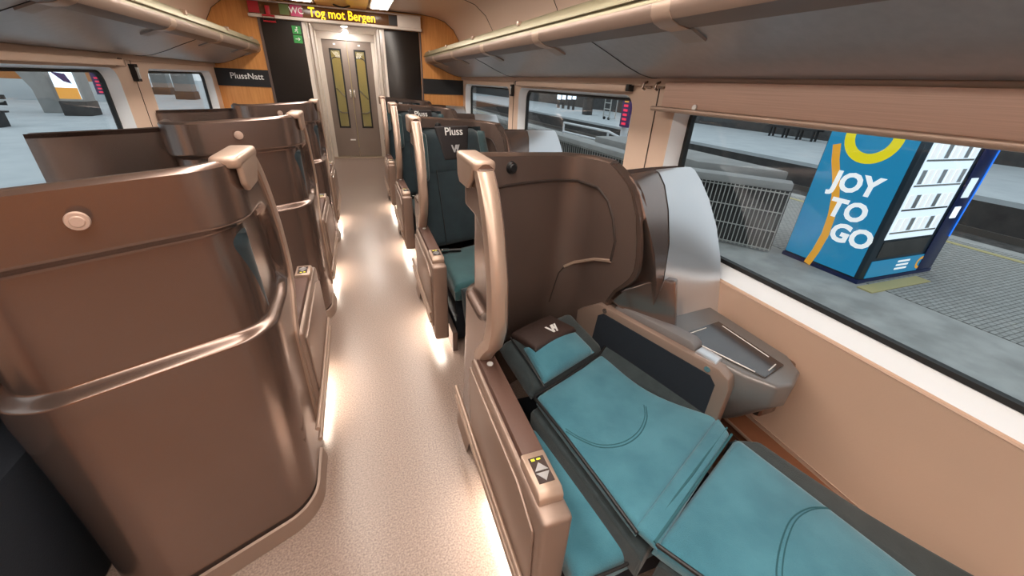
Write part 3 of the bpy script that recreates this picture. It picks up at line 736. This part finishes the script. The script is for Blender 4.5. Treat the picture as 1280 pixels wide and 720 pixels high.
        st = part('seat_cushion', pad([(.408, .98, .335), (.66, .98, .335), (.70, .475, .335), (.408, .455, .335)], .10, .03, .006, (6, 8)), 'teal', t)
        part('seat_piping', MB().tube([(.41, .453, .318), (.55, .452, .322), (.70, .470, .318)], .005), 'black', st)
        part('seat_base', MB().box((.42, .52, .02), (1.10, 1.25, .235), .02).box((.90, -.1, .02), (1.22, .52, .29), .02), 'navy', t)
    else:
        C0 = Vector((.640, 1.165, .46)); C1 = Vector((.600, 1.335, 1.10)); hw = .255
        a = C1-LAT*hw; b = C1+LAT*hw; c = C0+LAT*(hw+.01); d_ = C0-LAT*(hw+.01)
        bk = part('backrest', pad([d_, c, b, a], .09, .04, .02, (8, 12)), 'petrol', t)
        for s in (-1, 1):
            part('seam', MB().tube([C0.lerp(C1, k/6)+LAT*s*.15+FWD*(.018 if 0 < k < 6 else .008) for k in range(7)], .003, 6), 'black', bk)
        # headrest with side wings
        K0 = Vector((.624, 1.275, .90)); K1 = Vector((.600, 1.335, 1.228))
        hd = part('headrest', pad([K0-LAT*.255, K0+LAT*.27, K1+LAT*.245, K1-LAT*.235], .07, .075, .012, (8, 8)), 'petrol', t)
        for s in (-1, 1):
            q0 = K0+LAT*s*.215; q1 = K1+LAT*s*.19-Vector((0, 0, .03))
            e0 = q0+FWD*.055+LAT*s*.035; e1 = q1+FWD*.045+LAT*s*.03
            c4 = [q0, e0, e1, q1] if s > 0 else [e0, q0, q1, e1]
            part('head_bolster', pad(c4, .045, .022, .006, (3, 8)), 'petrol_light', hd)
        up = (K1-K0).normalized()
        nf = LAT.cross(up).normalized(); nf = nf if nf.dot(FWD) > 0 else -nf
        cv0 = K0+up*.12+nf*.014; cv1 = K1+nf*.014+up*.004
        fl = part('headrest_cover', pad([cv0-LAT*.09, cv0+LAT*.09, cv1+LAT*.13, cv1-LAT*.13], .02, .012, .006, (6, 6)), 'cover_black', hd)
        o1 = K0.lerp(K1, .90)+nf*.0215; o2 = K0.lerp(K1, .58)+nf*.0235
        part('lettering', text_mb('Pluss', .070, .0008, o1, LAT, up, .0006), 'white_print', fl)
        part('logo', logo_mb(o2, LAT, up, .06), 'grey_print', fl)
        st = part('seat_cushion', pad([(.415, 1.08, .43), (.88, 1.24, .43), (1.03, .72, .45), (.42, .50, .45)], .11, .035, .012, (8, 8)), 'teal_dark', t)
        part('leg_rest', pad([(.47, .485, .43), (1.02, .69, .43), (1.05, .64, .12), (.50, .45, .12)], .05, .02, .006, (6, 6)), 'dark_fabric', st)
        part('seat_base', MB().prism([(.44, 1.2, .02), (.92, 1.36, .02), (1.04, .80, .02), (.44, .58, .02)], (0, 0, .29), .01), 'navy', t)
        part('seat_belt', MB().tube([(.43, 1.05, .44), (.50, 1.04, .455), (.58, 1.03, .456)], .012, 6), 'black', st)
        part('buckle', MB().box((.44, 1.02, .458), (.50, 1.05, .474), .004), 'chrome', st)
    return t
flat = make_pod(True)
tag(flat, 'sleeper seat laid flat as a bed with teal cushions in bronze shell', 'seat', 'sleeper seats in the carriage')
up = make_pod(False)
RL = ['upright sleeper seat facing us directly behind the shell of the flat bed', 'upright sleeper seat on the right, middle one of the three upright', 'farthest upright sleeper seat on the right, against the orange partition']
LLb = ['large glossy bronze sleeper seat shell in the left foreground seen from behind', 'second bronze sleeper seat shell from the camera on the left of the aisle', 'farthest bronze sleeper seat shell on the left, before the orange partition']
first = True
for k in range(3):
    o = up if k == 0 else copy_tree(up)
    o.location = EO+Vector((0, PITCH*(k+1), 0)); tag(o, RL[k], 'seat', 'sleeper seats in the carriage')
for k in range(3):
    o = copy_tree(up); o.location = (-EO.x, SUMY-EO.y+PITCH*k, 0); o.rotation_euler = (0, 0, math.pi); tag(o, LLb[k], 'seat', 'sleeper seats in the carriage')

# ================================================================== OUTSIDE, RIGHT: island platform, tracks, far platform
ZP = -0.45
struct('platform_right', MB().box((1.75, -25, ZP-.9), (9.4, 60, ZP)), 'asphalt')
ORG = Vector((0, 0, 0)); pr_ = bpy.data.objects['platform_right']
part('paving', MB().box((5.6, -10, ZP), (9.1, 40, ZP+.006)), 'paver', pr_)
part('edge_line', MB().box((8.75, -25, ZP+.006), (8.87, 60, ZP+.012)), 'yellow_line', pr_)
part('edge_line', MB().box((2.3, -25, ZP), (2.42, 60, ZP+.006)), 'yellow_line', pr_)
struct('track_bed', MB().box((9.4, -25, -1.5), (14.6, 90, -1.25)), 'ballast')
ORG = Vector((0, 0, 0))
for k, x in enumerate((10.3, 11.75, 12.5, 13.95)):
    tag(part('rail', MB().box((x-.035, -25, -1.25), (x+.035, 90, -1.1)), 'rail_steel', None), 'steel running rail between the platforms, %s from the train' % ('nearest', 'second', 'third', 'farthest')[k], 'rail', 'running rails')
struct('platform_far', MB().box((14.6, -25, -1.5), (24, 90, ZP)), 'platform_pale')
ORG = Vector((0, 0, 0)); part('edge_wall', MB().box((14.55, -25, -1.3), (14.6, 90, ZP-.12)), 'concrete_dark', bpy.data.objects['platform_far'])
struct('wall_far', MB().box((24, -25, -1.5), (24.4, 90, 6)), 'concrete_dark')
struct('wall_station_end', MB().box((1.75, 90, -1.5), (24.4, 90.4, 6)), 'concrete_dark')
# vending machine
vx0, vx1, vy0, vy1, vz1 = 5.45, 6.92, 2.53, 3.50, 1.62
t = thing('vending_machine', ((vx0+vx1)/2, (vy0+vy1)/2, ZP), 'blue vending machine reading JOY TO GO standing on the platform', 'vending machine')
part('cabinet', MB().box((vx0, vy0, ZP+.03), (vx1, vy1, vz1), .02), 'vend_dark', t)
part('base', MB().box((vx0-.01, vy0-.01, ZP), (vx1+.01, vy1+.01, ZP+.05)), 'vend_navy', t)
po = part('side_poster', MB().box((vx0-.008, vy0+.05, ZP+.07), (vx0, vy1-.02, vz1-.03)), 'vend_blue', t)
yc = lambda u: vy1-.02-u*(vy1-vy0-.07)
def ribbon(pts, wd, m, nm):
    mb = MB(); rows = [[], []]
    for i, (u, z) in enumerate(pts):
        a = pts[max(i-1, 0)]; b = pts[min(i+1, len(pts)-1)]; tx, tz = (b[0]-a[0])*.9, b[1]-a[1]; l = math.hypot(tx, tz); nx, nz = -tz/l, tx/l
        y, z_ = yc(u), z
        rows[0].append((vx0-.0105, y-nx*wd, z_+nz*wd)); rows[1].append((vx0-.0105, y+nx*wd, z_-nz*wd))
    mb.grid(rows); part(nm, mb, m, po)
ribbon([(.52+.27*math.cos(math.radians(a)), 1.17+.24*math.sin(math.radians(a))) for a in range(-185, 176, 10)], .055, 'vend_yellow', 'ring')
ribbon([((vy1-.02-q.y)/(vy1-vy0-.07), q.z) for q in [at(*c, X=vx0) for c in ((1047, 180), (1045, 200), (1046, 222), (1045, 245), (1040, 270), (1032, 293), (1020, 314), (1009, 329))]], .045, 'vend_orange', 'tail')
for k, s in enumerate(('JOY', 'TO', 'GO')):
    part('lettering', text_mb(s, .30, .001, at(*((1068, 231), (1058, 264), (1062, 296))[k], X=vx0-.013), (0, -1, 0), (0, 0, 1), .012, shear=.08), 'vend_white', po)
# glazed front (towards the camera end)
fr = part('front_glass', MB().box((vx0+.12, vy0-.006, ZP+.55), (vx1-.42, vy0, vz1-.06)), 'vend_lit', t)
for k in range(5):
    part('product_row', MB().box((vx0+.14, vy0-.010, ZP+.62+.27*k), (vx1-.44, vy0-.006, ZP+.64+.27*k)), 'chrome', fr)
for k in range(5):
    for j in range(7):
        part('product', MB().box((vx0+.17+.125*j, vy0-.010, ZP+.65+.27*k), (vx0+.25+.125*j, vy0-.006, ZP+.80+.27*k)), ('vend_white', 'vend_white', 'silver')[(j+k) % 3], fr)
part('collection_bin', MB().box((vx0+.14, vy0-.01, ZP+.32), (vx1-.44, vy0, ZP+.52), .004), 'concrete_dark', t)
part('lower_poster', MB().box((vx0+.10, vy0-.008, ZP+.06), (vx1-.06, vy0, ZP+.28)), 'vend_blue', t)
mb = MB(); 
for k in range(24):
    a0 = math.radians(15*k); a1 = math.radians(15*k+15)
    c = (vx1-.35, ZP+.17); mb.add([(c[0]+r*math.cos(a), vy0-.0105, c[1]+r*math.sin(a)) for r, a in ((.05, a0), (.085, a0), (.085, a1), (.05, a1))], [(0, 1, 2, 3)])
part('lower_ring', mb, 'vend_orange', t)
for k in range(3): part('lower_print', MB().box((vx0+.62, vy0-.0105, ZP+.12+.05*k), (vx0+.86, vy0-.008, ZP+.145+.05*k)), 'vend_white', t)
part('control_column', MB().box((vx1-.34, vy0-.014, ZP+.06), (vx1-.02, vy0, vz1-.02), .01), 'vend_navy', t)
part('light_stripe', MB().box((vx1-.05, vy0-.02, ZP+.5), (vx1-.025, vy0-.013, vz1-.05)), 'vend_stripe', t)
part('coin_panel', MB().box((vx1-.28, vy0-.02, .55), (vx1-.14, vy0-.013, .78)), 'vend_lit', t)
part('card_reader', MB().box((vx1-.28, vy0-.02, .30), (vx1-.16, vy0-.013, .44)), 'poster_white', t)
struct('trim_2', MB().box((5.35, 2.30, ZP), (6.5, 2.46, ZP+.014)), 'yellow_line')
# steel railing round the stair opening
t = thing('stair_railing', (4.9, 4.4, ZP), 'steel bar railing with grey ledge around the stair opening beside the vending machine', 'railing')
ra, rb = Vector((5.25, 3.58, 0)), Vector((4.45, 4.75, 0)); rc = Vector((4.40, 15.0, 0))
def rail_run(a, b, n):
    d = (b-a)
    for z in (.02, .28, .54, .80): part('cross_bar', MB().tube([a+Vector((0, 0, ZP+z+.03)), b+Vector((0, 0, ZP+z+.03))], .008, 6), 'steel_bar', t)
    for k in range(n+1):
        p = a+d*(k/n); part('bar', MB().tube([p+Vector((0, 0, ZP+.02)), p+Vector((0, 0, ZP+.86))], .007, 5), 'steel_bar', t)
rail_run(ra, rb, 26); rail_run(rb, rc, 110)
part('ledge', MB().prism([(5.30, 3.60, ZP+.86), (4.38, 4.72, ZP+.86), (4.32, 15, ZP+.86), (4.62, 15, ZP+.86), (4.68, 4.85, ZP+.86), (5.50, 3.78, ZP+.86)], (0, 0, .10), .01), 'concrete', t)
part('back_wall', MB().prism([(5.40, 3.66, ZP), (4.58, 4.80, ZP), (4.54, 15, ZP), (4.60, 15, ZP), (4.66, 4.84, ZP), (5.48, 3.72, ZP)], (0, 0, .86)), 'concrete_dark', t)
part('stair_cover', MB().prism([(5.7, 4.0, ZP+.75), (4.9, 4.9, ZP+.75), (4.9, 8, ZP+.75), (5.9, 8, ZP+.75)], (0, 0, .28), .02), 'concrete', t)
# white stair handrail further along
t = thing('stair_handrail', (5.9, 9.5, ZP), 'white tubular stair handrail seen through the second right window', 'railing')
for z in (.45, .75, 1.0): part('tube', MB().tube([(6.3, 7.6, ZP+z-.35), (6.0, 9.2, ZP+z), (5.9, 11.5, ZP+z)], .03, 8), 'sill_white', t)
for y, x in ((7.8, 6.26), (9.2, 6.0), (11.5, 5.9)): part('post', MB().tube([(x, y, ZP), (x, y, ZP+1.0)], .03, 8), 'sill_white', t)
# timetable on a pole
q = at(781, 160, X=6.2)
t = thing('timetable_board', (q.x, q.y, ZP), 'red and purple timetable board on a white post outside the second right window', 'sign')
part('post', MB().cyl((q.x, q.y, ZP), (0, 0, 1), .09, 1.6), 'sill_white', t)
a = at(776, 158, X=6.1); b = at(792, 122, X=6.1)
part('board', MB().box((6.05, b.y, a.z), (6.11, a.y, b.z)), 'poster_purple', t)
for k in range(6): part('text_row', MB().box((6.043, b.y+.08, lerp(a.z, b.z, .08+.15*k)), (6.05, a.y-.08, lerp(a.z, b.z, .16+.15*k))), ('screen_red', 'poster_orange')[k % 2 if k > 3 else 0], t)
# lit advertising boxes and things on the far platform
for k, px in enumerate((696, 702, 709, 715)):
    a = at(px, 124, X=20.0); b = at(px+5, 113, X=20.0)
    t = thing('poster_lightbox', (20, (a.y+b.y)/2, ZP), 'white lit poster box on the far platform, %s from the left' % ('first', 'second', 'third', 'fourth')[k], 'poster', 'lit poster boxes')
    part('panel', MB().box((20.0, b.y+.05, a.z), (20.15, a.y-.05, b.z), .02), 'poster_white', t)
    for y in (b.y+.2, a.y-.2): part('leg', MB().box((20.02, y-.05, ZP), (20.12, y+.05, a.z)), 'concrete_dark', t)
a = at(735, 132, X=18.0)
t = thing('litter_bin', (18, a.y, ZP), 'dark litter bin on the far platform behind the second right window', 'bin')
part('body', MB().box((17.7, a.y-.35, ZP), (18.3, a.y+.35, ZP+1.2), .05), 'concrete_dark', t); part('lid', MB().box((17.65, a.y-.4, ZP+1.2), (18.35, a.y+.4, ZP+1.3), .03), 'black', t)
a = at(759, 137, X=17.0)
t = thing('luggage_trolley', (17, a.y, ZP), 'wire luggage trolley on the far platform', 'trolley')
for dy in (-.4, .4): part('side_frame', MB().tube([(17, a.y+dy, ZP+.1), (17, a.y+dy, ZP+1.5), (17.5, a.y+dy, ZP+1.5), (17.5, a.y+dy, ZP+.1)], .04, 6, True), 'steel_bar', t)
for z in (.3, .7, 1.1, 1.5): part('shelf_bar', MB().tube([(17, a.y-.4, ZP+z), (17, a.y+.4, ZP+z)], .03, 6), 'steel_bar', t)
for y in (-.3, .3): part('wheel', MB().cyl((17.05, a.y+y, ZP+.1), (0, 1, 0), .1, .06), 'black', t)
# bench on the far platform above the machine
a = at(948, 169, Z=ZP); b = at(1033, 178, Z=ZP); bx = (a.x+b.x)/2
t = thing('platform_bench', (bx, (a.y+b.y)/2, ZP), 'dark long bench on the far platform left of the vending machine', 'bench')
for j in range(3): part('slat', MB().box((bx-.3+.18*j, b.y, ZP+.50), (bx-.14+.18*j, a.y, ZP+.58)), 'black', t)
for k in range(4):
    yk = lerp(a.y, b.y, .08+.28*k); part('leg', MB().box((bx-.2, yk-.04, ZP), (bx-.12, yk+.04, ZP+.50)).box((bx+.1, yk-.04, ZP), (bx+.18, yk+.04, ZP+.50)), 'black', t)

# ================================================================== OUTSIDE, LEFT: platform
struct('platform_left', MB().box((-34, -25, ZP-.9), (-1.75, 90, ZP)), 'platform_pale')
struct('wall_station', MB().box((-34.4, -25, -1), (-34, 90, 7)), 'concrete')
ORG = Vector((0, 0, 0))
a = at(106, 144, Z=ZP)
t = thing('advert_pillar', (a.x, a.y, ZP), 'grey station pillar with a white and orange poster outside the left window', 'pillar')
part('shaft', MB().box((a.x-.40, a.y-.40, ZP), (a.x+.40, a.y+.40, 5.0), .05), 'concrete', t)
zb = at(104, 127, Y=a.y-.42).z; z1_ = at(100, 124, Y=a.y-.42).z; z2_ = at(96, 110, Y=a.y-.42).z; z3_ = at(88, 87, Y=a.y-.42).z
part('plinth', MB().box((a.x-.45, a.y-.43, ZP), (a.x+.43, a.y+.43, zb), .03), 'concrete_dark', t)
p = part('poster', MB().box((a.x-.36, a.y-.43, z1_), (a.x+.32, a.y-.40, z3_)), 'poster_white', t)
part('poster_foot', MB().box((a.x-.36, a.y-.436, z1_), (a.x+.32, a.y-.431, z2_)), 'poster_orange', p)
part('poster_figure', MB().prism([(a.x-.30, a.y-.437, z3_-.1), (a.x+.10, a.y-.437, z3_-.15), (a.x+.22, a.y-.437, z3_-.5), (a.x-.02, a.y-.437, z3_-.42)], (0, .004, 0)), 'poster_purple', p)
b = at(124, 118, Y=a.y+2); c = at(113, 96, Y=a.y+2)
t = thing('departure_screen', ((b.x+c.x)/2, a.y+2, b.z), 'red LED departure screen hanging beside the poster pillar', 'screen')
part('case', MB().box((c.x, a.y+2, b.z), (c.x+1.5, a.y+2.15, c.z+.3)), 'poster_purple', t)
part('hanger', MB().tube([(c.x+.75, a.y+2.07, c.z+.2), (c.x+.75, a.y+2.07, 5)], .05), 'concrete_dark', t)
for k in range(5): part('text_row', MB().box((c.x+.1, a.y+1.985, lerp(b.z, c.z, .1+.2*k)), (c.x+1.4, a.y+2, lerp(b.z, c.z, .19+.2*k))), 'screen_red', t)
a2 = at(60, 132, Z=ZP)
t = thing('station_kiosk', (a2.x-2, a2.y+4, ZP), 'orange kiosk wall with pale base behind the left platform', 'kiosk')
part('wall', MB().box((a2.x-7, a2.y+4, ZP+1.0), (a2.x+1.5, a2.y+7, 5), .02), 'station_orange', t)
part('base', MB().box((a2.x-7.2, a2.y+3.9, ZP), (a2.x+1.6, a2.y+7.1, ZP+1.0), .02), 'platform_pale', t)
part('rail', MB().tube([(a2.x-4, a2.y+3.95, 3.6), (a2.x, a2.y+3.95, 2.4)], .08), 'concrete_dark', t)
a3 = at(55, 141, Z=ZP)
t = thing('station_arch', (a3.x, a3.y, ZP), 'grey curved concrete arch standing left of the poster pillar', 'arch')
mb = MB(); pts = [(0, 0), (-.05, .9), (-.35, 1.55), (-.9, 1.95), (-1.7, 2.1), (-3.6, 2.15)]
mb.prism([(a3.x+x, a3.y, ZP+z) for x, z in pts]+[(a3.x+x, a3.y, ZP+z) for x, z in [(-3.6, 2.9), (-1.2, 2.75), (-.1, 2.3), (.55, 1.4), (.65, 0)]], (0, .8, 0), .03)
part('arch', mb, 'concrete', t)
a4 = at(8, 160, Z=ZP)
t = thing('platform_bench', (a4.x, a4.y, ZP), 'black metal bench on the left platform at the photo edge', 'bench')
for j in range(3): part('slat', MB().box((a4.x-2.2, a4.y+.16*j, ZP+.42), (a4.x, a4.y+.13+.16*j, ZP+.47)), 'black', t)
for j in range(2): part('back_slat', MB().box((a4.x-2.2, a4.y+.5+.05*j, ZP+.62+.17*j), (a4.x, a4.y+.54+.05*j, ZP+.75+.17*j)), 'black', t)
for x in (-2.0, -.2): part('leg', MB().box((a4.x+x-.05, a4.y+.05, ZP), (a4.x+x+.05, a4.y+.5, ZP+.42)), 'black', t)
part('arm', MB().tube([(a4.x-.05, a4.y, ZP+.46), (a4.x-.05, a4.y+.1, ZP+.72), (a4.x-.05, a4.y+.5, ZP+.74)], .03), 'steel_bar', t)
for k, (px, py) in enumerate(((207, 118), (236, 124))):
    q = at(px, py, Z=ZP); q = Vector((q.x*.7, q.y*.7, 0)) if False else q
    t = thing('station_column', (q.x, q.y, ZP), 'grey station column outside the far left window, %s' % ('left one' if k == 0 else 'right one'), 'pillar')
    part('shaft', MB().box((q.x-.5, q.y-.5, ZP), (q.x+.5, q.y+.5, 5.2), .05), 'concrete', t); part('plinth', MB().box((q.x-.56, q.y-.56, ZP), (q.x+.56, q.y+.56, ZP+.5), .03), 'concrete_dark', t)
